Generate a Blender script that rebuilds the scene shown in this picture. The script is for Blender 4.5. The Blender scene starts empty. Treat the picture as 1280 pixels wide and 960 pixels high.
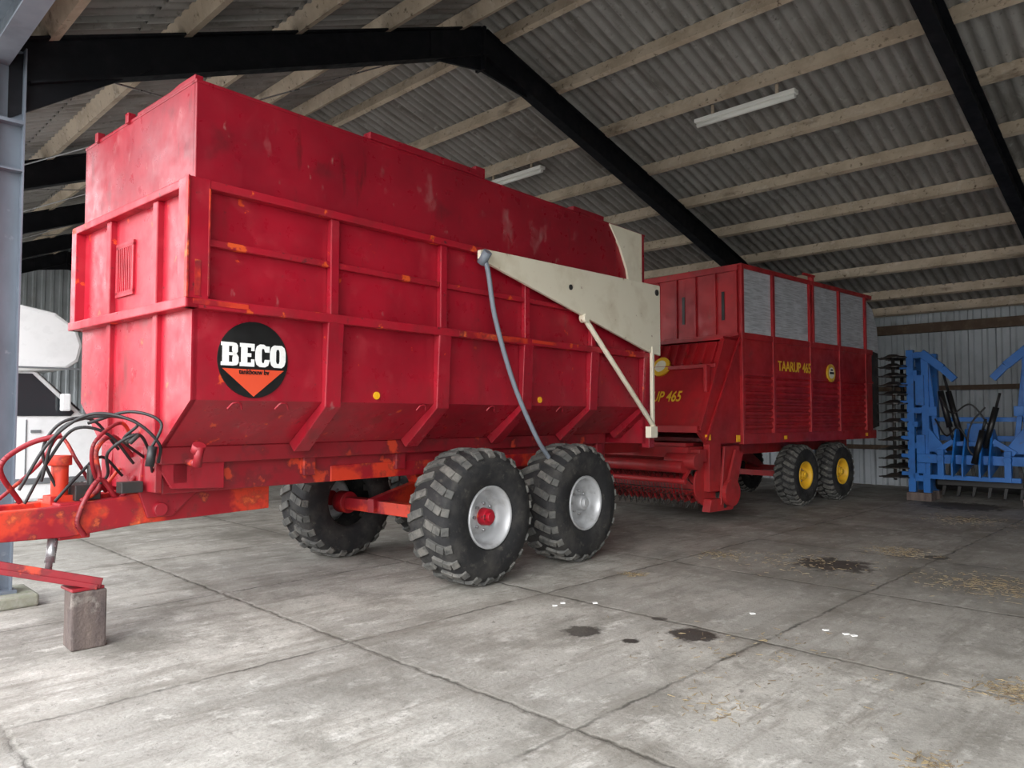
import bpy, bmesh, math, random
from mathutils import Vector, Matrix
random.seed(4)
R=math.radians
# ------------------------------------------------------------------ helpers
class MB:
    def __init__(s): s.v=[]; s.f=[]; s.sm=[]
    def quadbox(s,c):
        b=len(s.v); s.v+= [tuple(p) for p in c]
        for f in ((0,3,2,1),(4,5,6,7),(0,1,5,4),(1,2,6,5),(2,3,7,6),(3,0,4,7)):
            s.f.append([b+i for i in f]); s.sm.append(False)
    def box(s,x0,x1,y0,y1,z0,z1):
        s.quadbox([(x0,y0,z0),(x1,y0,z0),(x1,y1,z0),(x0,y1,z0),(x0,y0,z1),(x1,y0,z1),(x1,y1,z1),(x0,y1,z1)]); return s
    def beam(s,p1,p2,w,h,up=(0,0,1),w2=None,h2=None):
        p1=Vector(p1);p2=Vector(p2);d=(p2-p1).normalized();up=Vector(up)
        if abs(d.dot(up))>.98: up=Vector((1,0,0))
        sd=d.cross(up).normalized();u=sd.cross(d).normalized()
        w2=w if w2 is None else w2; h2=h if h2 is None else h2
        c=[]
        for p,ww,hh in ((p1,w,h),(p2,w2,h2)):
            c+=[p-sd*ww/2-u*hh/2,p+sd*ww/2-u*hh/2,p+sd*ww/2+u*hh/2,p-sd*ww/2+u*hh/2]
        s.quadbox(c); return s
    def prism(s,poly,plane,lo,hi):
        n=len(poly);b=len(s.v)
        def m(p,t):
            return {'xz':(p[0],t,p[1]),'yz':(t,p[0],p[1]),'xy':(p[0],p[1],t)}[plane]
        s.v+=[m(p,lo) for p in poly]+[m(p,hi) for p in poly]
        s.f.append([b+i for i in range(n)]);s.sm.append(False)
        s.f.append([b+n+i for i in range(n)][::-1]);s.sm.append(False)
        for i in range(n):
            j=(i+1)%n
            s.f.append([b+i,b+j,b+n+j,b+n+i]);s.sm.append(False)
        return s
    def cyl(s,p1,p2,r,r2=None,n=16,cap=True):
        r2=r if r2 is None else r2
        p1=Vector(p1);p2=Vector(p2);d=(p2-p1).normalized()
        up=Vector((0,0,1)) if abs(d.z)<.9 else Vector((1,0,0))
        a=d.cross(up).normalized();c=d.cross(a).normalized();b=len(s.v)
        for p,rr in ((p1,r),(p2,r2)):
            for i in range(n):
                t=2*math.pi*i/n; s.v.append(tuple(p+a*math.cos(t)*rr+c*math.sin(t)*rr))
        for i in range(n):
            j=(i+1)%n; s.f.append([b+i,b+j,b+n+j,b+n+i]);s.sm.append(True)
        if cap:
            s.f.append([b+i for i in range(n)]);s.sm.append(False)
            s.f.append([b+n+i for i in range(n)]);s.sm.append(False)
        return s
    def revolve(s,prof,c,n=48,sgn=1):
        # axis = local Y ; prof list (y,r)
        b=len(s.v);m=len(prof)
        for i in range(n):
            t=2*math.pi*i/n
            for (y,r) in prof: s.v.append((c[0]+math.cos(t)*r,c[1]+sgn*y,c[2]+math.sin(t)*r))
        for i in range(n):
            j=(i+1)%n
            for k in range(m-1):
                s.f.append([b+i*m+k,b+i*m+k+1,b+j*m+k+1,b+j*m+k]);s.sm.append(True)
        return s
    def tube(s,pts,r,n=8):
        pts=catmull(pts)
        for a,b in zip(pts[:-1],pts[1:]): s.cyl(a,b,r,n=n,cap=False)
        return s
    def done(s,name,mat,parent=None,bevel=0,recalc=True):
        me=bpy.data.meshes.new(name);me.from_pydata(s.v,[],s.f);me.update()
        for p,q in zip(me.polygons,s.sm): p.use_smooth=q
        if recalc:
            bm=bmesh.new();bm.from_mesh(me);bmesh.ops.recalc_face_normals(bm,faces=bm.faces);bm.to_mesh(me);bm.free()
        me.materials.append(mat)
        o=bpy.data.objects.new(name,me);bpy.context.scene.collection.objects.link(o)
        if parent: o.parent=parent
        if bevel:
            m=o.modifiers.new('bevel','BEVEL');m.width=bevel;m.segments=2;m.limit_method='ANGLE';m.angle_limit=R(40)
        return o
def catmull(p,k=8):
    p=[Vector(q) for q in p]; q=[p[0]*2-p[1]]+p+[p[-1]*2-p[-2]];out=[]
    for i in range(1,len(q)-2):
        for j in range(k):
            t=j/k;a,b,c,d=q[i-1],q[i],q[i+1],q[i+2]
            out.append(.5*((2*b)+(c-a)*t+(2*a-5*b+4*c-d)*t*t+(3*b-a-3*c+d)*t**3))
    out.append(p[-1]);return out
def empty(name,loc,rz):
    o=bpy.data.objects.new(name,None);bpy.context.scene.collection.objects.link(o)
    o.location=loc;o.rotation_euler=(0,0,rz);o.empty_display_size=.3;return o
def text(body,name,mat,parent,M,size,sx=1,off=0,ext=.002):
    c=bpy.data.curves.new(name,'FONT');c.body=body;c.size=size;c.align_x='CENTER';c.align_y='CENTER';c.offset=off;c.extrude=ext
    c.materials.append(mat);o=bpy.data.objects.new(name,c);bpy.context.scene.collection.objects.link(o)
    o.parent=parent;o.matrix_local=M@Matrix.Diagonal((sx,1,1,1));return o
# ------------------------------------------------------------------ materials
def newmat(name):
    m=bpy.data.materials.new(name);m.use_nodes=True;nt=m.node_tree
    return m,nt,nt.nodes['Principled BSDF']
def noise(nt,vec,scale,detail=5,rough=.6):
    n=nt.nodes.new('ShaderNodeTexNoise');n.inputs['Scale'].default_value=scale;n.inputs['Detail'].default_value=detail
    n.inputs['Roughness'].default_value=rough;nt.links.new(vec,n.inputs['Vector']);return n.outputs['Fac']
def ramp(nt,fac,a,b):
    n=nt.nodes.new('ShaderNodeMapRange');n.inputs['From Min'].default_value=a;n.inputs['From Max'].default_value=b
    nt.links.new(fac,n.inputs['Value']);return n.outputs['Result']
def mix(nt,fac,a,b,mode='MIX'):
    n=nt.nodes.new('ShaderNodeMix');n.data_type='RGBA';n.blend_type=mode
    if isinstance(fac,float): n.inputs[0].default_value=fac
    else: nt.links.new(fac,n.inputs[0])
    for k,x in ((6,a),(7,b)):
        if isinstance(x,tuple): n.inputs[k].default_value=(*x[:3],1)
        else: nt.links.new(x,n.inputs[k])
    return n.outputs[2]
def math_(nt,op,a,b=None,c=None):
    n=nt.nodes.new('ShaderNodeMath');n.operation=op
    for k,x in enumerate((a,b,c)):
        if x is None: continue
        if isinstance(x,(int,float)): n.inputs[k].default_value=x
        else: nt.links.new(x,n.inputs[k])
    return n.outputs[0]
def coords(nt,scale=(1,1,1)):
    t=nt.nodes.new('ShaderNodeTexCoord');m=nt.nodes.new('ShaderNodeMapping');m.inputs['Scale'].default_value=scale
    nt.links.new(t.outputs['Object'],m.inputs['Vector']);return m.outputs['Vector']
def paint(name,col,rough=.45,metal=0,layers=(),bump=.0,bscale=40,rvar=.15,spec=.5,valley_shade=None,lowdirt=None):
    """layers: (colour, scale, lo, hi, mapscale)"""
    m,nt,p=newmat(name);c=col
    for L in layers:
        lc,sc,lo,hi=L[:4];ms=L[4] if len(L)>4 else (1,1,1)
        f=ramp(nt,noise(nt,coords(nt,ms),sc),lo,hi);c=mix(nt,f,c,lc)
    if valley_shade:  # corrugation shade put into the colour: upward valleys painted darker
        pit,vc,amt=valley_shade
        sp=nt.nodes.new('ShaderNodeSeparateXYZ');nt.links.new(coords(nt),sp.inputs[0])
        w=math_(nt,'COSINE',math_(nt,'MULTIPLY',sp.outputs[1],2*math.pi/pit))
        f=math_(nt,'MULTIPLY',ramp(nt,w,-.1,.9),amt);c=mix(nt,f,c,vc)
    if lowdirt:   # road dirt gathering low on the bodywork, by height, broken up by noise
        zlo,zhi,dc,amt=lowdirt
        sp=nt.nodes.new('ShaderNodeSeparateXYZ');nt.links.new(coords(nt),sp.inputs[0])
        f=math_(nt,'MULTIPLY',math_(nt,'MULTIPLY',ramp(nt,sp.outputs[2],zhi,zlo),ramp(nt,noise(nt,coords(nt,(1,1,.35)),5,8,.75),.35,.65)),amt);c=mix(nt,f,c,dc)
    if isinstance(c,tuple): p.inputs['Base Color'].default_value=(*c,1)
    else: nt.links.new(c,p.inputs['Base Color'])
    p.inputs['Metallic'].default_value=metal;p.inputs['Specular IOR Level'].default_value=spec
    v=coords(nt);f=noise(nt,v,6)
    n=nt.nodes.new('ShaderNodeMapRange');nt.links.new(f,n.inputs['Value']);n.inputs['From Min'].default_value=.3;n.inputs['From Max'].default_value=.7
    n.inputs['To Min'].default_value=max(.05,rough-rvar);n.inputs['To Max'].default_value=min(1,rough+rvar)
    nt.links.new(n.outputs['Result'],p.inputs['Roughness'])
    if bump:
        b=nt.nodes.new('ShaderNodeBump');b.inputs['Strength'].default_value=bump;b.inputs['Distance'].default_value=.02
        nt.links.new(noise(nt,v,bscale),b.inputs['Height']);nt.links.new(b.outputs['Normal'],p.inputs['Normal'])
    return m
RED=paint('red_paint',(.40,.008,.024),.36,layers=[((.26,.005,.016),1.2,.42,.7),((.46,.04,.055),4,.55,.85),((.68,.07,.02),7,.66,.685),((.08,.02,.02),16,.64,.76),((.17,.015,.018),3.0,.58,.78,(1,1,.25)),((.50,.22,.21),9,.66,.8,(1,1,.4))],bump=.12,bscale=3,lowdirt=(1.3,2.2,(.14,.03,.03),.5))
REDTOP=paint('red_paint_scuffed',(.33,.008,.022),.36,layers=[((.20,.005,.015),1.0,.42,.68),((.09,.012,.015),2.5,.60,.84),((.48,.21,.21),2.6,.62,.84,(1,1,.6)),((.11,.01,.012),7,.62,.76,(1,1,.22)),((.42,.18,.16),12,.67,.77,(1,1,.5))],bump=.12,bscale=3)
REDRAIL=paint('red_paint_flaked',(.40,.009,.024),.42,layers=[((.25,.01,.018),3,.45,.7),((.70,.09,.02),4.5,.61,.635),((.07,.02,.02),13,.62,.70)])
ORNG=paint('orange_primer_red',(.60,.042,.016),.5,layers=[((.30,.008,.016),1.8,.47,.53),((.06,.025,.02),6,.56,.72),((.78,.12,.03),6,.62,.7)])
DRED=paint('dull_red_steel',(.26,.010,.018),.5,layers=[((.05,.018,.018),4,.48,.72),((.55,.05,.02),4,.58,.63)])
TRED=paint('wagon_red',(.45,.014,.020),.45,layers=[((.25,.008,.014),1.5,.42,.7),((.15,.05,.035),5,.60,.85)],lowdirt=(1.0,1.9,(.12,.05,.04),.45))
CREAM=paint('cream_paint',(.88,.82,.66),.5,layers=[((.72,.64,.48),3,.5,.8),((.35,.2,.12),12,.68,.76)])
BLACKS=paint('black_steel',(.008,.009,.012),.6,layers=[((.02,.02,.024),4,.5,.8)],spec=.2)
GREYC=paint('grey_steel_paint',(.15,.18,.22),.5,layers=[((.10,.12,.15),3,.45,.7,(1,1,.3)),((.27,.29,.32),9,.66,.8)])
BLACK=paint('black_gloss',(.01,.01,.01),.4)
WHITE=paint('white_paint',(.9,.9,.88),.5,layers=[((.65,.62,.58),8,.6,.8)])
LOGOR=paint('logo_red',(.75,.08,.03),.5)
YEL=paint('yellow_paint',(.85,.50,.03),.45,layers=[((.5,.25,.02),5,.55,.8)])
AMBER=paint('amber_reflector',(.95,.5,.02),.3)
TYRE=paint('tyre_rubber',(.022,.022,.023),.8,layers=[((.07,.066,.06),5,.45,.8),((.15,.14,.12),14,.6,.9)],bump=.2,spec=.3)
TREAD=paint('tyre_tread_worn',(.085,.085,.08),.85,layers=[((.24,.225,.20),6,.45,.8),((.03,.03,.03),14,.55,.75)],spec=.3)
SILV=paint('silver_rim',(.50,.51,.52),.4,metal=.3,layers=[((.25,.24,.23),5,.5,.8)])
STEEL=paint('worn_steel',(.40,.40,.41),.35,metal=.7,layers=[((.2,.17,.14),8,.55,.8)])
RUST=paint('dark_steel',(.025,.024,.023),.5,layers=[((.08,.045,.03),9,.5,.8)])
HOSE=paint('black_hose',(.015,.015,.016),.5)
GHOSE=paint('grey_hose',(.20,.23,.27),.5)
BLUE=paint('blue_paint',(.007,.125,.43),.45,layers=[((.006,.075,.26),3,.48,.78),((.07,.08,.09),9,.64,.76)])
NET=paint('galvanised_mesh',(.60,.62,.66),.6,layers=[((.36,.37,.40),30,.4,.6,(.1,.1,2)),((.70,.71,.74),3,.5,.8)])
WOODP=paint('purlin_timber',(.58,.485,.375),.8,layers=[((.34,.265,.19),2.5,.4,.75),((.74,.66,.56),5,.55,.8),((.12,.085,.06),12,.60,.72),((.15,.11,.08),3,.60,.75,(1,.4,1))],bump=.2)
WOODD=paint('dark_timber',(.10,.065,.045),.85,layers=[((.2,.15,.1),5,.5,.8)],bump=.2)
WOODB=paint('weathered_block',(.15,.115,.10),.85,layers=[((.06,.045,.045),8,.4,.7,(1,1,.2)),((.35,.32,.28),7,.6,.8)],bump=.5)
CONCB=paint('footing_concrete',(.30,.30,.25),.9,layers=[((.17,.19,.11),6,.4,.7)],bump=.4)
SHEET=paint('fibre_cement_sheet',(.37,.36,.345),.9,layers=[((.25,.243,.23),.9,.4,.7),((.15,.137,.12),3,.50,.78,(.2,2,1)),((.46,.455,.43),6,.58,.8),((.12,.11,.10),14,.60,.8)],bump=.1,spec=.1,valley_shade=(.177,(.11,.10,.09),.5))
WALLM=paint('wall_sheet_metal',(.44,.48,.51),.55,layers=[((.30,.33,.35),1,.4,.7),((.18,.16,.14),3,.6,.85,(1,1,.3))])
GLASS=paint('dark_glass',(.03,.035,.04),.1,rvar=.02)
VAN=paint('van_white',(.86,.87,.88),.3,layers=[((.72,.73,.74),3,.5,.8)],rvar=.05)
LAMPM=paint('lamp_white',(.88,.88,.84),.5)
STRAW=paint('straw',(.32,.25,.14),.9,layers=[((.15,.11,.07),20,.4,.6)])
# ------------------------------------------------------------------ barn frame
BO=Vector((-.43,10,0));BA=R(45.4)
cB,sB=math.cos(BA),math.sin(BA)
def tobarn(X,Y):
    dx,dy=X-BO.x,Y-BO.y;return (dx*cB+dy*sB,-dx*sB+dy*cB)
def place(o): o.location=BO;o.rotation_euler=(0,0,BA);return o
# floor ------------------------------------------------------------
def floormat():
    m,nt,p=newmat('concrete_slabs');v=coords(nt)
    sep=nt.nodes.new('ShaderNodeSeparateXYZ');nt.links.new(v,sep.inputs[0]);x,y=sep.outputs[0],sep.outputs[1]
    c=mix(nt,ramp(nt,noise(nt,v,.7,6),.35,.68),(.52,.495,.445),(.31,.295,.265))
    c=mix(nt,ramp(nt,noise(nt,v,1.7,9,.75),.48,.62),c,(.25,.235,.205))
    c=mix(nt,ramp(nt,noise(nt,coords(nt,(1,1.6,1)),3.7,8,.75),.53,.68),c,(.66,.635,.585))
    c=mix(nt,math_(nt,'MULTIPLY',ramp(nt,noise(nt,coords(nt,(.35,2.2,1)),2.2,8,.8),.50,.64),.75),c,(.18,.162,.135))
    c=mix(nt,math_(nt,'MULTIPLY',ramp(nt,noise(nt,v,45,4,.7),.45,.75),.55),c,(.20,.188,.168))
    c=mix(nt,math_(nt,'MULTIPLY',ramp(nt,noise(nt,v,14,6,.8),.58,.66),.8),c,(.11,.10,.085))
    c=mix(nt,math_(nt,'MULTIPLY',ramp(nt,noise(nt,v,30,3,.8),.66,.70),.8),c,(.07,.06,.05))
    # darker and browner towards the back of the shed, broken up by noise
    back=math_(nt,'MULTIPLY',ramp(nt,x,-4.0,4.0),ramp(nt,noise(nt,v,1.1,7,.7),.34,.62))
    c=mix(nt,math_(nt,'MULTIPLY',back,.5),c,(.15,.128,.10))
    # slab tone
    fx=math_(nt,'FLOOR',math_(nt,'DIVIDE',math_(nt,'ADD',x,3.94),2.0));fy=math_(nt,'FLOOR',math_(nt,'DIVIDE',math_(nt,'ADD',y,.93),2.0))
    cm=nt.nodes.new('ShaderNodeCombineXYZ');nt.links.new(fx,cm.inputs[0]);nt.links.new(fy,cm.inputs[1])
    wn=nt.nodes.new('ShaderNodeTexWhiteNoise');nt.links.new(cm.outputs[0],wn.inputs['Vector'])
    c=mix(nt,math_(nt,'MULTIPLY',wn.outputs['Value'],.35),c,(.26,.25,.225))
    nz=noise(nt,v,6,5,.7);w=math_(nt,'MULTIPLY',math_(nt,'SUBTRACT',nz,.5),.09)
    dx=math_(nt,'PINGPONG',math_(nt,'ADD',math_(nt,'ADD',x,43.94),w),1.0)
    dy=math_(nt,'PINGPONG',math_(nt,'ADD',math_(nt,'ADD',y,40.93),w),1.0)
    d=math_(nt,'MINIMUM',dx,dy)
    edge=math_(nt,'MULTIPLY',ramp(nt,d,.28,.0),ramp(nt,noise(nt,v,2.2,6,.7),.38,.68))
    c=mix(nt,math_(nt,'MULTIPLY',edge,.75),c,(.15,.135,.11))
    jn=ramp(nt,noise(nt,v,3.5,4),.3,.6)
    c=mix(nt,math_(nt,'MULTIPLY',math_(nt,'MULTIPLY',ramp(nt,d,.018,.006),jn),.85),c,(.06,.055,.045))
    for (px,py,r,st) in ((727,785,.15,1),(1038,704,.42,.9),(862,790,.19,.95),(787,797,.06,1),(1165,695,.14,.8),(822,770,.06,.8),
                         (180,802,.42,.75),(320,665,.9,.7),(675,900,.14,.6),(820,862,.15,.6),(430,850,.6,.5),(560,650,1.0,.6),
                         (700,780,.35,.4),(1000,720,.9,.45),(1200,632,.7,.85),(1235,725,1.1,.65),(880,640,1.3,.6),(1190,900,.5,.35),(520,800,.5,.35)):
        Y=1433.75/(py-520);X=(px-640)/925*Y;sx,sy=tobarn(X,Y)
        a=math_(nt,'SUBTRACT',x,sx);b=math_(nt,'SUBTRACT',y,sy)
        dd=math_(nt,'SQRT',math_(nt,'ADD',math_(nt,'MULTIPLY',a,a),math_(nt,'MULTIPLY',b,b)))
        dd=math_(nt,'ADD',dd,math_(nt,'MULTIPLY',math_(nt,'SUBTRACT',nz,.5),r*2.2))
        soft=.25*r if st>.75 else .8*r
        f=ramp(nt,dd,r,r-soft);c=mix(nt,math_(nt,'MULTIPLY',f,st),c,(.04,.033,.028) if st>.75 else (.14,.13,.11))
    nt.links.new(c,p.inputs['Base Color'])
    rr=ramp(nt,noise(nt,v,1.4,5),.3,.7);nn=math_(nt,'MULTIPLY_ADD',rr,.35,.5);nt.links.new(nn,p.inputs['Roughness'])
    h=math_(nt,'ADD',noise(nt,v,25,8,.7),math_(nt,'MULTIPLY',ramp(nt,d,.0,.03),.9))
    b=nt.nodes.new('ShaderNodeBump');b.inputs['Strength'].default_value=.45;b.inputs['Distance'].default_value=.015
    nt.links.new(h,b.inputs['Height']);nt.links.new(b.outputs['Normal'],p.inputs['Normal']);return m
place(MB().box(-30,11,-15.2,20.2,-.2,0).done('floor',floormat()))
gm=paint('gravel_yard',(.42,.41,.38),.9,layers=[((.25,.26,.18),.5,.4,.7)])
place(MB().box(-120,100,-120,120,-.6,-.21).done('ground',gm))
# roof ------------------------------------------------------------
def zr(s): return 6.7-.288*s if s>=0 else 6.7+.40*s
cm=MB();A0,A1=-15,20.1;pitch=.177
def sheetrow(s0,s1,lift):
    n=int((A1-A0)/pitch*8);b=len(cm.v)
    for i in range(n+1):
        a=A0+(A1-A0)*i/n;w=.03*math.cos(2*math.pi*a/pitch)
        cm.v.append((s0,a,zr(s0)+.42+w));cm.v.append((s1,a,zr(s1)+.42+w+lift))
    for i in range(n):
        cm.f.append([b+2*i,b+2*i+1,b+2*i+3,b+2*i+2]);cm.sm.append(True)
s=0
while s<11.3: sheetrow(s,min(s+1.52,11.5),-.03);s+=1.4
s=0
while s>-5.9: sheetrow(s if s<0 else -.001,max(s-1.52,-6.1),-.03);s-=1.4
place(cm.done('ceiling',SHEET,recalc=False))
pm=MB()
for s in (.35,1.55,2.75,3.95,5.15,6.35,7.55,8.75,9.95,10.8): pm.beam((s,A0,zr(s)+.285),(s,A1,zr(s)+.285),.085,.19,up=(.277,0,.96))
for s in (-.4,-1.6,-2.8,-4.0,-5.15): pm.beam((s,A0,zr(s)+.285),(s,A1,zr(s)+.285),.085,.19,up=(-.37,0,.93))
place(pm.done('roof_purlins',WOODP))
fr=MB()
def ibeam(m,p,q,h,w,up=(0,0,1)):
    p=Vector(p);q=Vector(q);d=(q-p).normalized();sd=d.cross(Vector(up)).normalized();u=sd.cross(d).normalized()
    m.beam(p,q,.015,h,up);m.beam(p+u*h/2,q+u*h/2,w,.02,up);m.beam(p-u*h/2,q-u*h/2,w,.02,up)
frames=(-10,-5,0,5,10,15,19.7)
CS=-5.44
for a in frames:
    ibeam(fr,(0,a,6.7),(10.8,a,zr(10.8)),.36,.17);ibeam(fr,(0,a,6.7),(-5.36,a,zr(-5.36)),.36,.17)
    fr.prism([(-.9,6.16),(0,6.3),(.9,6.2),(.9,6.62),(0,6.88),(-.9,6.52)],'xz',a-.02,a+.02)
    fr.box(-.02,.02,a-.09,a+.09,6.3,6.9)
    fr.prism([(CS,4.05),(-4.3,4.85),(-4.3,5.0),(CS,4.6)],'xz',a-.02,a+.02)
    fr.prism([(10.8,3.2),(9.6,3.8),(9.6,4.0),(10.8,3.6)],'xz',a-.02,a+.02)
place(fr.done('roof_rafters',BLACKS))
cl=MB()
for a in frames:
    for s,zt in ((CS,zr(-5.36)+.1),(10.8,3.55)):
        if s<0 and a==-5: continue      # wide entrance bay: eaves girder spans two bays
        z0=.12;k=.10
        cl.box(s-k-.012,s-k,a-k,a+k,z0,zt);cl.box(s+k,s+k+.012,a-k,a+k,z0,zt);cl.box(s-k,s+k,a-.008,a+.008,z0,zt)
        cl.box(s-.14,s+.14,a-.13,a+.13,.1,.125)
        if s<0:
            cl.box(s-k,s+k,a-k,a+k,4.0,4.03)
            cl.box(s-k,s+k,a-k,a+k,3.6,3.615)
ibeam(cl,(CS-.08,A0,4.66),(CS-.08,A1,4.66),.3,.16)
place(cl.done('steel_columns',GREYC))
ft=MB()
for a in frames:
    if a!=-5: ft.box(CS-.28,CS+.27,a-.27,a+.27,0,.1)
place(ft.done('column_footings',CONCB,bevel=.02))
tr=MB()
for a in (0,5,10): 
    tr.cyl((-5.2,a,zr(-5.2)),(0,a+5,6.75),.01,n=6);tr.cyl((-5.2,a+5,zr(-5.2)),(0,a,6.75),.01,n=6)
place(tr.done('roof_tie_rods',STEEL))
# walls
def trap(m,p0,p1,z0,z1fun,depth,normal,pit=.25):
    p0=Vector(p0);p1=Vector(p1);L=(p1-p0).length;d=(p1-p0)/L;nrm=Vector(normal);b=len(m.v);pts=[]
    t=0
    while t<L:
        for q,o in ((0,0),(.12,0),(.15,1),(.22,1)):
            if t+q<=L: pts.append((t+q,o))
        t+=pit
    pts.append((L,0))
    for t,o in pts:
        p=p0+d*t+nrm*depth*o;m.v.append((p.x,p.y,z0));m.v.append((p.x,p.y,z1fun(p.x)))
    for i in range(len(pts)-1): m.f.append([b+2*i,b+2*i+1,b+2*i+3,b+2*i+2]);m.sm.append(False)
w=MB();trap(w,(11.0,-15,0),(11.0,20,0),0,lambda x:3.95,.035,(-1,0,0));place(w.done('wall_back',WALLM,recalc=False))
w=MB();trap(w,(-5.5,20,0),(11,20,0),0,lambda x:zr(x)+.42,.035,(0,-1,0));place(w.done('wall_left',WALLM,recalc=False))
w=MB();trap(w,(-5.5,-15,0),(11,-15,0),0,lambda x:zr(x)+.42,.035,(0,1,0));place(w.done('wall_right',WALLM,recalc=False))
w=MB();w.box(10.80,10.93,-15,20,3.36,3.56);w.box(10.86,10.95,-15,20,2.1,2.2);w.box(10.86,10.95,-15,20,.8,.9);place(w.done('wall_girts',WOODD))
# lamps
def lamp(X,Y,z):
    sx,sy=tobarn(X,Y);e=empty('fluorescent_lamp',(0,0,0),0);place(e);e.location=Vector((X,Y,z))
    zt=zr(sx)+.40-z
    MB().box(-.07,.07,-.78,.78,0,.06).done('housing',LAMPM,e,.01)
    MB().cyl((0,-.76,-.03),(0,.76,-.03),.035,n=14).done('diffuser',LAMPM,e)
    m=MB()
    for y in (-.5,.5): m.box(-.015,.015,y-.02,y+.02,.05,max(.08,zt))
    m.done('hangers',WOODP,e)
lamp(3.37,10.57,6.0);lamp(.0,13.7,6.0)
# ------------------------------------------------------------------ wheels
def wheel(parent,x,yo,z,Rr,W,rim,rimmat,hubmat,sg=1,lugs=22,tag='wheel'):
    c=(x,yo,z);b=Rr-.022
    prof=[(.06,rim-.01),(.02,rim),(.0,rim+.03),(-.012,rim+(b-rim)*.45),(.0,b-.07),(.03,b-.025),(.09,b-.004),(W/2,b),
          (W-.09,b-.004),(W-.03,b-.025),(W,b-.07),(W+.012,rim+(b-rim)*.45),(W,rim+.03),(W-.02,rim),(W-.06,rim-.01)]
    MB().revolve(prof,c,64,sg).done(tag+'_tyre',TYRE,parent)
    m=MB()
    for i in range(lugs):
        th0=2*math.pi*i/lugs
        for half in (0,1):
            th=th0+(math.pi/lugs if half else 0)
            def P(yy,t,r): return (x+math.cos(t)*r,yo+sg*yy,z+math.sin(t)*r)
            seq=[(W*.46,th,b+.004),(W*.24,th+.07,b+.006),(.05,th+.12,b-.008),(.005,th+.13,b-.06)]
            if half: seq=[(W-a,t,r) for a,t,r in seq]
            for (a,b2) in zip(seq[:-1],seq[1:]):
                t=(a[1]+b2[1])/2
                up=(math.cos(t),0,math.sin(t)) if a[2]-b2[2]<.03 else (math.cos(t)*.5,(-sg if not half else sg)*.85,math.sin(t)*.5)
                m.beam(P(*a),P(*b2),.07*Rr/.6,.04,up)
    m.done(tag+'_tread',TREAD,parent,.006)
    k=rim
    MB().revolve([(.07,k-.012),(.01,k),(.0,k-.012),(.02,k-.03),(.10,k-.045),(.15,k-.06),(.17,k*.62),(.12,k*.5),(.11,k*.34),(.11,0)],c,48,sg).done(tag+'_rim',rimmat,parent,recalc=True)
    m=MB().cyl((x,yo+sg*.13,z),(x,yo+sg*.03,z),.085,.075,n=20).cyl((x,yo+sg*.04,z),(x,yo+sg*.0,z),.045,n=16)
    m.done(tag+'_hub',hubmat,parent,.004)
    m=MB()
    for i in range(8):
        t=2*math.pi*i/8;m.cyl((x+math.cos(t)*k*.42,yo+sg*.13,z+math.sin(t)*k*.42),(x+math.cos(t)*k*.42,yo+sg*.09,z+math.sin(t)*k*.42),.014,n=6)
    m.done(tag+'_nuts',STEEL,parent)
# ------------------------------------------------------------------ silage trailer
T=empty('silage_trailer',(-2.162,5,0),R(48.8))
L=5.85;Wd=2.0
U=[(.45,1.33),(0,1.66),(0,3.84),(.04,3.84),(.04,1.69),(.46,1.38),(Wd-.46,1.38),(Wd-.04,1.69),(Wd-.04,3.84),(Wd,3.84),(Wd,1.66),(Wd-.45,1.33)]
MB().prism(U,'yz',0.0,L).done('body_shell',RED,T)
endp=[(.45,1.33),(0,1.66),(0,3.16),(Wd,3.16),(Wd,1.66),(Wd-.45,1.33)]
m=MB().prism(endp,'yz',-.012,.03);m.prism(endp,'yz',L-.03,L+.012);m.done('end_walls',RED,T)
m=MB();m.box(-.014,5.18,-.014,.03,3.16,3.85);m.box(-.014,5.18,Wd-.03,Wd+.014,3.16,3.85);m.box(-.014,.03,-.0,Wd,3.16,3.85)
m.box(-.02,L,-.02,.05,3.84,3.865);m.box(-.02,L,Wd-.05,Wd+.02,3.84,3.865);m.box(-.02,.06,0,Wd,3.84,3.865)
m.box(1.45,2.75,-.04,.06,3.86,3.92);m.box(4.3,4.9,-.03,.06,3.86,3.91);m.prism([(0,3.86),(0,3.90),(.25,3.90),(.38,3.885),(.95,3.885),(.95,3.86)],'yz',-.02,.04)
for v in (1.1,1.72): m.box(-.04,.02,v-.03,v+.03,3.84,3.92)
m.box(2.72,2.85,-.03,.03,3.86,3.96)
m.done('upper_extension',REDTOP,T,.006)
m=MB()   # rails
def rail(z,h=.06,pr=.07,u0=0,u1=L): 
    m.box(u0,u1,-pr,0,z-h/2,z+h/2);m.box(u0,u1,Wd,Wd+pr,z-h/2,z+h/2)
rail(3.13,.06,.085,-.085);rail(2.31,.07,.09,-.09);rail(2.74,.05,.05,.06)
m.box(-.085,0,-.085,Wd+.085,3.10,3.16);m.box(-.10,0,-.09,Wd+.09,2.275,2.345)
m.done('body_rails',REDRAIL,T,.008)
m=MB();m.box(2.45,3.42,-.094,-.088,2.285,2.335);m.box(-.05,.35,-.094,-.088,2.30,2.335);m.box(3.5,3.9,-.094,-.088,2.30,2.33);m.box(-.04,.0,-.092,-.086,2.36,2.6);m.done('touched_up_primer',ORNG,T)
m=MB()
for i,u in enumerate((1.1,2.28,3.46,4.64,5.78)):
    for f in (0,1):
        g=(lambda a:a) if not f else (lambda a:Wd-a)
        m.prism([(g(0),3.1),(g(-.06),3.1),(g(-.06),2.34),(g(0),2.34)],'yz',u-.04,u+.04)
        m.prism([(g(0),2.29),(g(-.085),2.29),(g(-.05),1.62),(g(.38),1.26),(g(.45),1.33),(g(0),1.66)],'yz',u-.075,u+.075)
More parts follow.
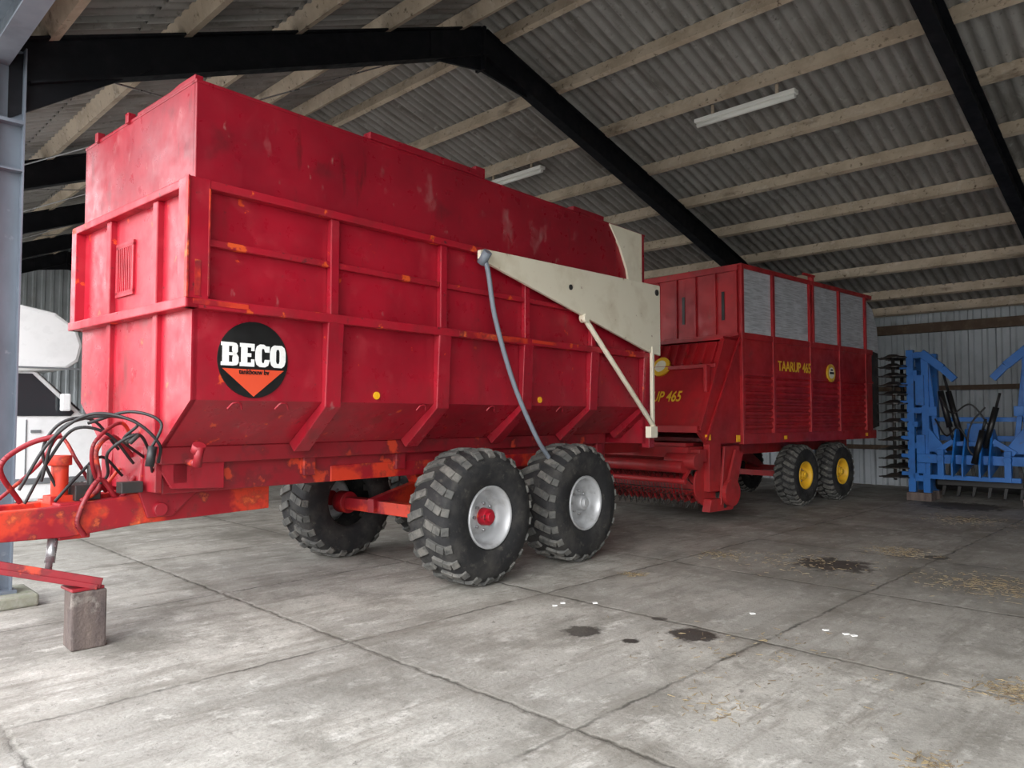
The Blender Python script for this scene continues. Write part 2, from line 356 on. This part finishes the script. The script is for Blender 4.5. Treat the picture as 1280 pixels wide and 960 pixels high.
for v in (.5,1.35):
    m.box(-.06,0,v-.04,v+.04,2.34,3.1);m.box(-.05,0,v-.035,v+.035,1.4,2.29)
m.done('body_ribs',RED,T,.008)
m=MB()
m.box(-.085,.06,-.088,-.07,2.34,3.16);m.box(-.09,-.07,-.08,.06,2.34,3.16);m.box(-.085,0,Wd-.02,Wd+.085,2.34,3.14)
m.done('corner_posts',RED,T,.004)
m=MB();m.box(-.10,-.086,-.10,-.06,2.34,3.16);m.box(.05,.065,-.09,-.07,2.36,3.1);m.done('corner_post_edges',ORNG,T,.003)
m=MB()
for i in range(8): m.box(-.03,-.008,.98+i*.035,.995+i*.035,2.50,2.88)
m.box(-.03,-.008,.94,1.27,2.86,2.90);m.box(-.03,-.008,.94,1.27,2.48,2.52);m.box(-.03,-.008,.94,.97,2.5,2.88);m.box(-.03,-.008,1.24,1.27,2.5,2.88)
m.done('front_vent_grille',REDRAIL,T)
m=MB();m.box(-.016,-.008,.96,1.25,2.5,2.88);m.done('vent_opening',ORNG,T)
m=MB()
for v in (.47,Wd-.57): m.box(0,L-.2,v,v+.1,1.2,1.33)
for v in (.55,Wd-.67): m.box(.05,L-.1,v,v+.12,.98,1.25)
for u in (.1,1.2,2.2,3.3,4.5,5.5): m.box(u,u+.12,.5,Wd-.5,1.05,1.3)
m.done('chassis_beams',DRED,T,.01)
m=MB()
for v in (.60,Wd-.72):
    m.box(1.5,5.2,v-.06,v+.12,.98,1.12);m.prism([(3.05,1.0),(3.2,.72),(3.6,.72),(3.75,1.0)],'xz',v-.03,v+.14)
    m.prism([(2.55,.54),(2.55,.68),(3.2,.84),(3.6,.84),(4.25,.68),(4.25,.54),(3.6,.62),(3.2,.62)],'xz',v,v+.1)
for u in (2.66,4.15):
    m.beam((u,.15,.595),(u,Wd-.15,.595),.13,.13);m.cyl((u,.0,.6),(u,.16,.6),.12,n=20);m.cyl((u,Wd,.6),(u,Wd-.16,.6),.12,n=20)
m.done('bogie_and_axles',ORNG,T,.008)
for n,(u) in enumerate((2.66,4.15)):
    wheel(T,u,-.3,.625,.625,.5,.29,SILV,REDRAIL if n==0 else SILV,1,22,'near_wheel_%d'%(n+1))
    wheel(T,u,Wd+.3,.625,.625,.5,.29,SILV,ORNG,-1,22,'far_wheel_%d'%(n+1))
# drawbar
m=MB()
for v in (.78,1.18): m.prism([(-1.75,.76),(-1.75,.92),(-.6,.93),(0.05,.98),(1.02,.97),(1.02,.78),(0,.76),(-.5,.72)],'xz',v-.05,v+.05)
m.box(-1.75,1.0,.8,1.16,.86,.89)
m.box(-.55,-.35,.75,1.22,.70,.95);m.cyl((-1.75,.98,.84),(-1.95,.98,.84),.06)
m.done('drawbar',ORNG,T,.008)
m=MB()
m.prism([(-.02,1.33),(.42,1.33),(.42,1.0),(.2,.8),(.02,.8),(-.05,1.0)],'xz',.70,.73)
m.prism([(-.02,1.33),(.42,1.33),(.42,1.0),(.2,.8),(.02,.8),(-.05,1.0)],'xz',1.27,1.30)
m.box(-.02,.03,.5,1.5,1.0,1.33);m.cyl((.1,.66,.86),(.1,1.34,.86),.05)
m.prism([(-.05,1.25),(.5,1.25),(.5,1.0),(.1,1.02)],'xz',.50,.53)
m.done('drawbar_brackets',RED,T,.006)
m=MB();m.cyl((-.48,.98,.93),(-.48,.98,1.24),.055);m.cyl((-.48,.98,1.2),(-.48,.98,1.27),.075);m.box(-.56,-.40,.9,1.06,.93,.99)
m.done('drawbar_suspension_cylinder',ORNG,T,.004)
m=MB()
m.beam((-.36,.58,.40),(-1.2,.84,.66),.2,.035);m.beam((-.36,.50,.42),(-1.2,.76,.68),.02,.07)
m.box(-.54,-.34,.50,.72,.385,.405);m.beam((-1.15,.84,.66),(-1.2,.9,.82),.1,.05)
m.done('parking_stand_arm',DRED,T,.005)
m=MB().cyl((-.62,.72,.48),(-.55,.82,.84),.022);m.cyl((-.6,.75,.56),(-.57,.79,.72),.032);m.done('stand_strut',STEEL,T)
m=MB();m.prism([(-.54,.50),(-.33,.48),(-.31,.69),(-.52,.71)],'xy',0,.385);m.done('stand_block',WOODB,T,.012)
hs=MB()
for i,pts in enumerate([
 [(-.1,.95,1.3),(-.3,.9,1.52),(-.5,.92,1.5),(-.6,.95,1.3),(-.5,.95,1.02)],
 [(-.05,.8,1.2),(-.25,.75,1.42),(-.45,.8,1.46),(-.58,.88,1.25),(-.7,.95,.95)],
 [(-.02,.7,1.25),(-.2,.6,1.38),(-.15,.5,1.5),(-.35,.6,1.55),(-.55,.8,1.45),(-.62,.9,1.1)],
 [(-.02,.55,1.15),(-.1,.4,1.3),(-.05,.35,1.5),(-.2,.5,1.58),(-.4,.7,1.5)],
 [(-.02,.6,1.3),(-.15,.5,1.42),(-.3,.6,1.3),(-.25,.75,1.12),(-.35,.85,1.0)],
 [(-.02,.45,1.22),(-.06,.36,1.36),(-.22,.42,1.52),(-.42,.62,1.56),(-.6,.8,1.38),(-.75,.9,1.05)],
 [(-.05,1.0,1.1),(-.22,.95,1.25),(-.4,.88,1.12),(-.55,.84,.96)]]):
    hs.tube(pts,.011)
hs.cyl((-.12,.36,1.2),(-.10,.36,1.34),.03,n=12)
hs.done('hydraulic_hoses',HOSE,T)
m=MB().tube([(-.02,.85,1.1),(-.15,.8,.95),(-.3,.75,1.1),(-.45,.7,.85),(-.4,.72,.72)],.018)
m.tube([(-.7,1.05,.95),(-.85,.95,1.2),(-.7,.95,1.35),(-.5,.9,1.42)],.018)
m.tube([(-.02,.9,1.38),(-.15,.8,1.5),(-.35,.72,1.36),(-.32,.8,1.15),(-.2,.9,1.0)],.014)
m.tube([(-.03,1.1,1.15),(-.2,1.05,1.0),(-.35,1.0,1.2),(-.45,1.1,1.4),(-.6,1.05,1.2),(-.9,1.0,.93)],.013)
m.tube([(-.02,.9,1.25),(-.18,.85,1.4),(-.3,.82,1.3),(-.28,.8,1.05),(-.4,.8,.95)],.018);m.done('brake_hoses',DRED,T)
m=MB();m.box(-.42,-.25,.85,1.1,.95,1.06);m.cyl((-.3,.9,1.0),(-.3,.9,1.2),.03);m.box(-.2,-.05,.62,.72,1.0,1.08)
for k in range(3): m.cyl((-.2,.5+.06*k,1.36),(-.14,.5+.06*k,1.42),.018,n=8)
m.done('valve_block',RUST,T,.006)
m=MB().cyl((.15,.35,1.22),(.1,.12,1.22),.025);m.cyl((.1,.12,1.2),(.1,.08,1.34),.03);m.cyl((.1,.12,1.3),(.1,.09,1.35),.045);m.done('drain_valve',DRED,T)
# logo
m=MB();c=[(.4455+math.cos(2*math.pi*i/48)*.275,1.955+math.sin(2*math.pi*i/48)*.275) for i in range(48)];m.prism(c,'xz',-.008,.0);m.done('logo_disc',BLACK,T)
m=MB().prism([(.205,1.885),(.685,1.885),(.445,1.69)],'xz',-.012,-.006);m.done('logo_triangle',LOGOR,T)
m=MB();X0=.205;Z0=1.905;H_=.165
def lb(a,b,c,d): m.box(X0+a,X0+b,-.016,-.006,Z0+c*H_,Z0+d*H_)
def lp(pts): m.prism([(X0+a,Z0+b*H_) for a,b in pts],'xz',-.016,-.006)
lb(-.01,.05,0,.16);lb(-.01,.05,.84,1);lb(.0,.045,.16,.84);lb(.05,.075,.84,1);lb(.05,.075,0,.16);lb(.045,.08,.44,.57)
lp([(.075,1),(.10,.97),(.112,.88),(.112,.62),(.10,.52),(.08,.44),(.08,.57),(.072,.62),(.072,.80),(.075,.84)])
lp([(.075,0),(.105,.03),(.118,.13),(.118,.38),(.105,.50),(.08,.57),(.08,.44),(.075,.38),(.075,.18),(.075,.16)])
lb(.13,.24,0,.17);lb(.13,.24,.83,1);lb(.14,.185,.17,.83);lb(.185,.215,.42,.58);lb(.218,.24,.17,.32);lb(.218,.24,.68,.83)
lp([(.36,.66),(.36,.93),(.33,.93),(.315,1),(.285,1),(.26,.9),(.25,.7),(.25,.3),(.26,.1),(.285,0),(.325,0),(.35,.08),(.362,.33),(.325,.33),(.32,.2),(.305,.17),(.297,.25),(.297,.75),(.305,.83),(.32,.80),(.328,.66)])
lp([(.43,1),(.40,1),(.378,.9),(.368,.7),(.368,.3),(.378,.1),(.40,0),(.43,0),(.43,.17),(.418,.2),(.413,.3),(.413,.7),(.418,.8),(.43,.83)])
lp([(.43,1),(.46,1),(.482,.9),(.492,.7),(.492,.3),(.482,.1),(.46,0),(.43,0),(.43,.17),(.442,.2),(.447,.3),(.447,.7),(.442,.8),(.43,.83)])
m.done('logo_letters',WHITE,T)
text('tankbouw bv','logo_small_text',BLACK,T,Matrix.Translation((.4455,-.014,1.865))@Matrix.Rotation(R(90),4,'X'),.05,.9,.001)
m=MB()
for u,z in ((1.56,1.72),(3.72,1.72)): m.cyl((u,0,z),(u,-.012,z),.032,n=20)
m.done('side_reflectors',AMBER,T)
# tailgate lift arm
m=MB()
for y in (-.13,Wd+.09): m.prism([(2.68,3.12),(2.76,3.14),(6.02,3.22),(6.02,2.32),(5.7,2.36),(2.74,3.02),(2.68,3.04)],'xz',y,y+.04)
for y in (-.03,Wd): 
    m.prism([(5.02,3.855),(5.75,3.855),(5.75,3.15),(5.45,3.15),(5.40,3.35),(5.25,3.6)],'xz',y,y+.03)
m.beam((6.0,-.1,2.75),(6.0,Wd+.1,2.75),.08,.1)
m.done('tailgate_arm_plates',CREAM,T,.006)
m=MB()
for y in (-.12,Wd+.12):
    m.cyl((4.37,y,2.64),(5.85,y,1.42),.03);m.box(5.80,5.85,y-.02,y+.02,1.4,2.42);m.cyl((4.37,y-.04,2.64),(4.37,y+.04,2.64),.05)
    m.box(5.72,5.88,y-.04,y+.04,1.28,1.42)
m.done('tailgate_struts',CREAM,T,.004)
m=MB().cyl((5.93,-.14,3.12),(5.93,-.10,3.12),.04);m.cyl((4.1,-.14,2.95),(4.1,-.12,2.95),.03);m.done('pivot_pins',RUST,T)
m=MB().tube([(2.74,-.12,3.07),(2.76,-.16,2.9),(2.87,-.15,2.48),(3.16,-.13,1.87),(3.5,-.13,1.35),(3.75,-.1,1.12)],.024);m.cyl((2.72,-.1,3.0),(2.72,-.19,3.1),.045);m.done('tailgate_hydraulic_hose',GHOSE,T)
m=MB().box(5.86,5.98,-.05,.06,1.15,3.2);m.box(5.86,5.98,Wd-.06,Wd+.05,1.15,3.2);m.box(5.86,5.95,0,Wd,1.2,1.5);m.box(5.86,5.95,0,Wd,3.1,3.2);m.box(5.86,5.90,0,Wd,1.5,3.1)
m.done('tailgate_frame',RED,T,.006)
m=MB()
for u in (.25,.62,2.0,2.9,4.0):
    m.tube([(u,-.005,1.60),(u+.03,-.03,1.64),(u+.08,-.03,1.64),(u+.11,-.005,1.60)],.008,6)
m.done('tie_hooks',RED,T)
# ------------------------------------------------------------------ forage wagon
F=empty('forage_loader_wagon',(3.50,11.35,0),R(41.7));FL=4.75;FW=2.3
m=MB();m.box(0,FL,0,.05,1.16,2.8);m.box(0,FL,FW-.05,FW,1.16,2.8);m.box(0,FL,0,FW,1.14,1.2);m.box(0,.05,0,FW,2.75,3.88);m.box(FL,FL+.05,0,FW,1.2,2.8)
m.done('body_panels',TRED,F)
m=MB()
for x in (0,.93,2.18,3.3,4.42): 
    m.box(x,x+.07,-.05,.05,1.14,3.9);m.box(x,x+.07,FW-.05,FW+.05,1.14,3.9)
m.box(2.30,2.36,-.05,.04,2.8,4.02);m.box(2.0,2.4,-.05,-.01,3.98,4.02)
for y in (-.045,FW-.02):
    m.box(0,FL,y,y+.065,3.84,3.91);m.box(0,FL,y,y+.065,2.74,2.84);m.box(-.02,FL+.05,y-.02,y+.07,1.12,1.28);m.box(0,FL,y,y+.065,2.18,2.22)
    for x0,x1 in ((.07,.93),(1.0,2.18),(2.25,3.3),(3.37,4.42)):
        for k in range(8):
            z=1.34+k*.105
            m.prism([(y+.03,z),(y+.01,z+.03),(y+.01,z+.06),(y+.05,z+.085)],'yz',x0,x1)
for x in (0,FL): m.box(x,x+.07,0,FW,3.84,3.91)
for k in range(7): m.box(-.035,0,k*.37+.02,k*.37+.06,2.8,3.88)
m.box(-.04,0,0,FW,2.75,2.83);m.box(-.04,0,0,FW,3.8,3.88)
m.done('body_frame',TRED,F,.005)
m=MB()
for y in (.25,.99,1.73): m.box(-.012,-.004,y,y+.05,3.05,3.5)
m.done('front_slots',BLACK,F)
m=MB()
for y in (-.01,FW):
    for x0,x1 in ((.07,.93),(1.0,2.18),(2.36,3.3),(3.37,4.42)): m.box(x0,x1,y,y+.012,2.84,3.84)
    m.prism([(4.49,2.84),(5.1,2.84),(5.05,3.3),(4.85,3.65),(4.49,3.84)],'xz',y,y+.012)
m.done('mesh_sides',NET,F)
m=MB().box(4.55,4.62,.05,FW-.05,2.84,3.8);m.box(4.8,4.86,.1,FW-.1,1.2,2.84);m.prism([(4.8,1.3),(5.15,1.35),(5.15,2.8),(4.8,2.84)],'xz',.02,.06);m.done('rear_door',RUST,F)
m=MB()
for y in (0,FW-.05): m.prism([(0,2.8),(-.45,2.72),(-1.12,1.32),(-.9,1.14),(0,1.14)],'xz',y,y+.05)
m.beam((-.02,-.02,2.75),(-.95,-.02,1.2),.03,.05);m.beam((-.45,-.02,2.70),(-1.1,-.02,1.34),.03,.05)
m.done('intake_cheeks',TRED,F,.005)
m=MB()
p1=Vector((-.42,0,2.68));p2=Vector((-1.08,0,1.36))
m.quadbox([(p2.x,.05,p2.z),(p2.x,FW-.05,p2.z),(p1.x,FW-.05,p1.z),(p1.x,.05,p1.z),(p2.x+.04,.05,p2.z),(p2.x+.04,FW-.05,p2.z),(p1.x+.04,FW-.05,p1.z),(p1.x+.04,.05,p1.z)])
m.box(-.45,0,.0,FW,2.70,2.75)
for k in range(13):
    y=.1+k*.17;m.beam((-.46,y,2.66),(-.62,y,2.34),.04,.05,up=(1,0,0))
m.beam((-.64,0,2.3),(-.64,FW,2.3),.06,.06);m.beam((-1.1,0,1.36),(-1.1,FW,1.36),.1,.1);m.beam((-.85,0,2.1),(-.85,.05,2.1),.1,.4)
m.done('intake_front_panel',TRED,F,.005)
d=(p1-p2).normalized();X=Vector((0,-1,0));Z=X.cross(d);mid=p2.lerp(p1,.36)+Z*.012
def mat3(X,Y,Z,loc):
    M=Matrix((X,Y,Z)).transposed().to_4x4();M.translation=loc;return M
text('TAARUP 465','front_lettering',YEL,F,mat3(X,d,Z,Vector((mid.x,.98,mid.z))),.25,.74,.004)
mb=p2.lerp(p1,.72)+Z*.03
m=MB();m.cyl(Vector((mb.x,1.0,mb.z))-Z*.03,Vector((mb.x,1.0,mb.z))+Z*.03,.16,n=28);m.cyl((2.95,-.055,2.32),(2.95,-.03,2.32),.16,n=28);m.done('badges',YEL,F)
m=MB();m.cyl(Vector((mb.x,1.0,mb.z)),Vector((mb.x,1.0,mb.z))+Z*.034,.10,n=28);m.cyl((2.95,-.06,2.32),(2.95,-.03,2.32),.10,n=28);m.done('badge_centres',CREAM,F)
m=MB();m.box(2.87,3.03,-.064,-.06,2.30,2.34);m.box(2.91,2.99,-.064,-.06,2.36,2.39);m.done('badge_marks',BLACK,F)
text('TAARUP 465','side_lettering',YEL,F,Matrix.Translation((1.63,-.05,2.36))@Matrix.Rotation(R(90),4,'X'),.23,.88,.004)
m=MB().box(0.06,2.2,-.03,-.0,2.22,2.74);m.box(2.25,4.42,-.03,0,2.22,2.74);m.done('side_boards',TRED,F,.004)
m=MB()
for y in (.5,1.65): m.box(-.6,FL,y,y+.12,.92,1.14)
m.box(-3.2,-.5,1.05,1.2,1.0,1.15);m.box(-1.0,-.8,.3,2.0,.95,1.15)
m.beam((-3.2,1.12,1.05),(-4.4,1.12,.6),.12,.12);m.cyl((-3.9,1.3,0.02),(-3.9,1.3,.9),.04);m.box(-4.0,-3.8,1.2,1.4,0,.03)
for x in (2.15,3.55): m.beam((x,.2,.53),(x,FW-.2,.53),.1,.1)
for y in (.5,1.68): m.prism([(2.1,.5),(2.1,.6),(2.7,.92),(3.0,.92),(3.6,.6),(3.6,.5),(2.9,.7)],'xz',y,y+.1)
m.done('chassis',TRED,F,.006)
for n,x in enumerate((2.15,3.55)):
    wheel(F,x,.04,.53,.53,.36,.24,YEL,YEL,1,26,'near_wheel_%d'%(n+1));wheel(F,x,FW-.04,.53,.53,.36,.24,YEL,YEL,-1,26,'far_wheel_%d'%(n+1))
# pickup
m=MB();m.cyl((-.75,.12,.52),(-.75,2.15,.52),.17,n=24)
for y in (.1,2.13):
    c=[(-.72+math.cos(2*math.pi*i/24)*.36,.55+math.sin(2*math.pi*i/24)*.33) for i in range(24)];m.prism(c,'xz',y,y+.03)
    m.prism([(-.9,.8),(-.3,1.1),(.1,1.1),(-.2,.6),(-.7,.5)],'xz',y+.03,y+.06)
m.prism([(-1.15,1.1),(-1.2,.95),(-.9,.8),(-.3,.75),(-.1,1.1)],'xz',.15,2.1)
m.beam((-1.0,.0,.98),(-1.0,2.2,.98),.18,.18);m.cyl((-1.15,-.02,.9),(-1.15,.5,.9),.12,n=20);m.box(-.85,-.55,.0,.1,.45,1.15)
m.prism([(-.5,1.1),(-.1,1.1),(-.35,.3),(-.62,.25)],'xz',-.04,.0)
for i in range(16):
    y=.2+i*.125;m.prism([(-.98,.42),(-.82,.26),(-.6,.3),(-.5,.7),(-.56,.7),(-.66,.36),(-.82,.32),(-.93,.44)],'xz',y,y+.02)
m.cyl((-1.3,.1,.62),(-1.3,2.15,.62),.04);m.cyl((-1.25,.15,.82),(-1.25,2.1,.82),.09,n=20)
for y in (.15,2.05): m.beam((-1.3,y,.62),(-1.0,y,.9),.04,.05)
c=[(-.42+math.cos(2*math.pi*i/20)*.2,.42+math.sin(2*math.pi*i/20)*.2) for i in range(20)];m.prism(c,'xz',-.12,-.05)
m.prism([(-.55,.5),(-.28,.5),(-.1,1.0),(-.3,1.05)],'xz',-.1,-.06)
m.prism([(-.9,.16),(-.3,.16),(-.22,.24),(-.3,.34),(-.85,.34)],'xz',-.03,.1)
m.done('pickup_reel',TRED,F,.004)
m=MB()
for i in range(34):
    y=.18+i*.058
    for t in (200,245,290,330,20,70,120,160):
        a=R(t+(i%2)*14);x=-.75+math.cos(a)*.15;z=.52+math.sin(a)*.15
        a2=a-.25;m.cyl((x,y,z),(-.75+math.cos(a2)*.36,y,.52+math.sin(a2)*.36),.006,n=4)
    m.cyl((-1.3,y,.62),(-1.22,y,.28),.006,n=4)
for y in (.0,.06,.12): m.cyl((-.5,y,.42),(-.5,y,.2),.05,n=10)
m.done('pickup_tines',RUST,F)
m=MB();m.box(-.16,-.06,-.03,-.02,1.16,1.26);m.box(-.95,-.85,-.03,.0,1.2,1.28);m.box(1.2,1.3,-.07,-.05,1.17,1.23);m.box(4.3,4.4,-.07,-.05,1.17,1.23);m.done('wagon_reflectors',AMBER,F)
# ------------------------------------------------------------------ blue harrow
H=empty('folding_disc_harrow',(7.6,13.65,0),R(-44.6))
S2=1.62
m=MB()
for s0,sg in ((0,1),(S2,-1)):
    X=lambda a:s0+sg*a
    def bx(a,b,*r): m.box(min(X(a),X(b)),max(X(a),X(b)),*r)
    for y in (-.05,.50):
        bx(-.28,-.16,y,y+.12,.15,2.78);bx(-.03,.09,y,y+.12,.15,2.72)
        for z in (.35,.95,1.6,2.2,2.62): bx(-.26,.08,y+.01,y+.10,z,z+.11)
        for k in range(7): bx(-.40,-.26,y+.02,y+.08,.45+k*.33,.52+k*.33)
    for z in (.4,1.35,2.3): bx(-.2,-.1,-.05,.62,z,z+.1)
    bx(-.12,.02,-.09,-.05,.5,1.2);bx(-.12,.02,-.09,-.05,1.75,2.3)
    m.beam((X(-.02),-.04,2.72),(X(.32),-.04,2.42),.07,.14);m.beam((X(.32),-.04,2.42),(X(.52),-.04,2.20),.07,.12)
    m.beam((X(.05),.03,2.5),(X(.20),.03,1.1),.05,.08)
    bx(.08,.22,-.06,.0,1.55,1.72);m.prism([(X(.08),1.35),(X(.08),.9),(X(.38),.9),(X(.30),1.05)],'xz',-.09,-.05)
m.box(-.1,S2+.1,-.16,.0,.70,.86);m.box(-.1,S2+.1,.55,.7,.75,.9);m.box(.12,S2-.12,-.2,-.12,.42,.50);m.box(.12,S2-.12,.3,.42,1.1,1.2)
m.box(.1,S2-.1,.2,.3,1.45,1.53)
for x in (.52,.68,.94,1.08):
    m.prism([(-.38,.48),(-.38,.72),(-.08,1.32),(.08,1.32),(.45,.9),(.45,.7)],'yz',x-.015,x+.015)
m.box(.45,1.17,-.1,.0,1.02,1.10);m.box(.69,.93,-.04,.04,1.1,1.42)
m.beam((.2,-.12,.9),(.52,-.12,1.12),.05,.09);m.beam((S2-.2,-.12,.9),(S2-.52,-.12,1.12),.05,.09)
for x in (.3,S2-.3): m.box(x-.05,x+.05,-.22,-.12,.42,.95);m.cyl((x,-.24,.8),(x,-.10,.8),.06,n=14)
m.done('frame',BLUE,H,.004)
m=MB()
for s0,sg in ((-.52,1),(S2+.52,-1)):
    for yy in (.0,.5):
        m.cyl((s0,yy,.35),(s0,yy,2.72),.03,n=10)
        for k in range(14):
            z=.40+k*.172;n=24;c=[]
            for i in range(n):
                r=.28 if i%3 else .20;t=2*math.pi*i/n;c.append((s0+math.cos(t)*r,yy+math.sin(t)*r))
            m.prism(c,'xy',z,z+.018);m.cyl((s0,yy,z+.005),(s0,yy,z+.08),.22,.07,n=16,cap=False)
m.done('notched_discs',RUST,H)
m=MB()
for a,b in (((.30,-.10,2.0),(.44,-.12,1.35)),((.98,-.14,1.0),(1.16,-.14,1.7)),((.55,.2,1.1),(.35,.2,2.0)),((.84,-.27,.72),(.98,-.27,1.3))):
    a=Vector(a);b=Vector(b);m.cyl(a,b,.05,n=14);m.cyl(b,b+(b-a)*.35,.022,n=10)
m.tube([(.3,-.15,1.9),(.5,-.2,1.6),(.8,-.2,1.75),(1.1,-.15,1.3)],.014);m.tube([(1.0,-.15,1.7),(.8,-.25,1.4),(.75,-.25,1.0),(.9,-.25,.8)],.014)
m.tube([(.2,-.1,1.5),(.4,-.2,1.2),(.6,-.25,1.35),(.75,-.2,1.1)],.014)
m.box(.15,S2-.15,.15,.3,.3,.42);m.cyl((.1,.35,.32),(S2-.1,.35,.32),.14,n=12)
for k in range(6): x=.2+k*.24;m.prism([(x,.1),(x+.04,.1),(x+.09,.35),(x+.03,.7),(x-.02,.7),(x+.03,.35)],'xz',.22,.26)
m.done('hydraulics_and_tines',BLACK,H)
m=MB();m.box(-.3,.12,-.12,.2,0,.15);m.box(S2-.12,S2+.3,-.1,.2,0,.15);m.box(-.26,.1,.45,.66,0,.15);m.box(S2-.1,S2+.26,.45,.66,0,.15);m.done('support_blocks',WOODB,H,.01)
# ------------------------------------------------------------------ motorhome
V=empty('motorhome',(-6.1,10.5,0),BA);GP=paint('grey_plastic',(.16,.17,.18),.5)
m=MB();m.prism([(-3.9,.45),(-3.95,2.9),(-3.8,3.02),(-.75,3.06),(-.35,2.99),(-.08,2.8),(0,2.55),(-.05,2.32),(-.2,2.2),(-.9,2.14),(-1.35,2.0),(-1.35,.45)],'xz',0,2.2);m.done('living_body',VAN,V,.05)
m=MB();m.prism([(-1.4,.4),(-1.4,2.18),(-.55,2.18),(.02,1.60),(.45,1.42),(.68,1.15),(.72,.45),(.55,.35)],'xz',.08,2.12);m.done('cab',VAN,V,.05)
m=MB()
for y in (.065,2.11): m.prism([(-1.25,1.55),(-1.25,2.13),(-.60,2.13),(-.08,1.60),(-.12,1.55)],'xz',y,y+.025)
m.quadbox([(-.53,.18,2.13),(.0,.18,1.61),(.0,2.02,1.61),(-.53,2.02,2.13),(-.51,.18,2.16),(.03,.18,1.64),(.03,2.02,1.64),(-.51,2.02,2.16)])
m.box(-3.2,-2.2,-.01,.01,1.7,2.3);m.done('windows',GLASS,V)
m=MB()
for y in (-.1,2.2): m.box(-.28,-.16,y,y+.1,1.62,1.86)
m.done('mirrors',VAN,V,.02)
m=MB();m.box(.62,.80,.12,2.08,.38,.62);m.box(-3.9,-1.4,-.015,.02,.9,.98);m.box(-1.2,.66,.06,.1,.62,.70);m.box(-.66,-.645,.07,.085,.7,1.5);m.box(-.60,-.48,.06,.085,1.32,1.36)
m.box(-.85,-.02,-.012,.01,2.20,2.225);m.done('bumper_and_trim',GP,V,.003)
m=MB()
for y in (.2,1.75): m.box(.66,.73,y,y+.28,.85,1.1)
m.done('headlights',LAMPM,V,.02)
for n,x in enumerate((-.05,-3.1)):
    wheel(V,x,.06,.34,.34,.2,.2,SILV,SILV,1,34,'wheel_%d'%(n+1));wheel(V,x,2.14,.34,.34,.2,.2,SILV,SILV,-1,34,'wheel_far_%d'%(n+1))
# ------------------------------------------------------------------ litter
def gpt(px,py):
    Y=1433.75/(py-520);return ((px-640)/925*Y,Y)
m=MB()
for (px,py,sx,n) in ((790,716,.1,110),(900,692,.25,140),(1120,688,.35,300),(1235,730,.6,520),(1265,860,.2,280),(890,878,.25,50),(1000,700,.7,220),(1150,945,.15,80),(1205,650,.6,260),(960,820,.9,120)):
    cx,cy=gpt(px,py)
    for i in range(n):
        x=cx+random.gauss(0,sx*.5);y=cy+random.gauss(0,sx*.5);t=random.random()*6.28;l=random.uniform(.015,.055)
        m.beam((x,y,.002),(x+math.cos(t)*l,y+math.sin(t)*l,.003+random.random()*.006),.003,.003)
m.done('straw_litter',STRAW)
m=MB()
for (px,py) in ((690,755),(700,752),(1050,790),(1025,785),(935,765),(1060,792),(740,752)):
    x,y=gpt(px,py);a=random.random();m.quadbox([(x,y,.001),(x+.04,y+.01,.001),(x+.035,y+.04*a+.02,.001),(x+.0,y+.035,.001),(x,y,.005),(x+.04,y+.01,.008),(x+.035,y+.04*a+.02,.005),(x,y+.035,.007)])
m.done('paper_scraps',WHITE)
# ------------------------------------------------------------------ light, world, camera
wd=bpy.data.worlds.new('overcast_sky');bpy.context.scene.world=wd;wd.use_nodes=True;nt=wd.node_tree;bg=nt.nodes['Background']
tc=nt.nodes.new('ShaderNodeTexCoord');sp=nt.nodes.new('ShaderNodeSeparateXYZ');nt.links.new(tc.outputs['Generated'],sp.inputs[0])
f=ramp(nt,sp.outputs[2],-.05,.6);c=mix(nt,f,(1.0,.985,.98),(.85,.89,.95));nt.links.new(c,bg.inputs['Color']);bg.inputs['Strength'].default_value=4.5
sl=bpy.data.lights.new('overcast_sun','SUN');sl.energy=3.0;sl.angle=R(50);sl.color=(1,.98,.95)
so=bpy.data.objects.new('overcast_sun',sl);bpy.context.scene.collection.objects.link(so)
so.rotation_euler=Vector((.55,1,-.66)).to_track_quat('-Z','Y').to_euler();so.location=(-5,-8,8)
cd=bpy.data.cameras.new('camera');cd.sensor_width=36;cd.lens=36*925/1280;co=bpy.data.objects.new('camera',cd);bpy.context.scene.collection.objects.link(co)
co.location=(0,0,1.55);co.rotation_euler=(R(92.48),0,0);cd.clip_end=300;bpy.context.scene.camera=co
bpy.context.scene.view_settings.view_transform='Standard'
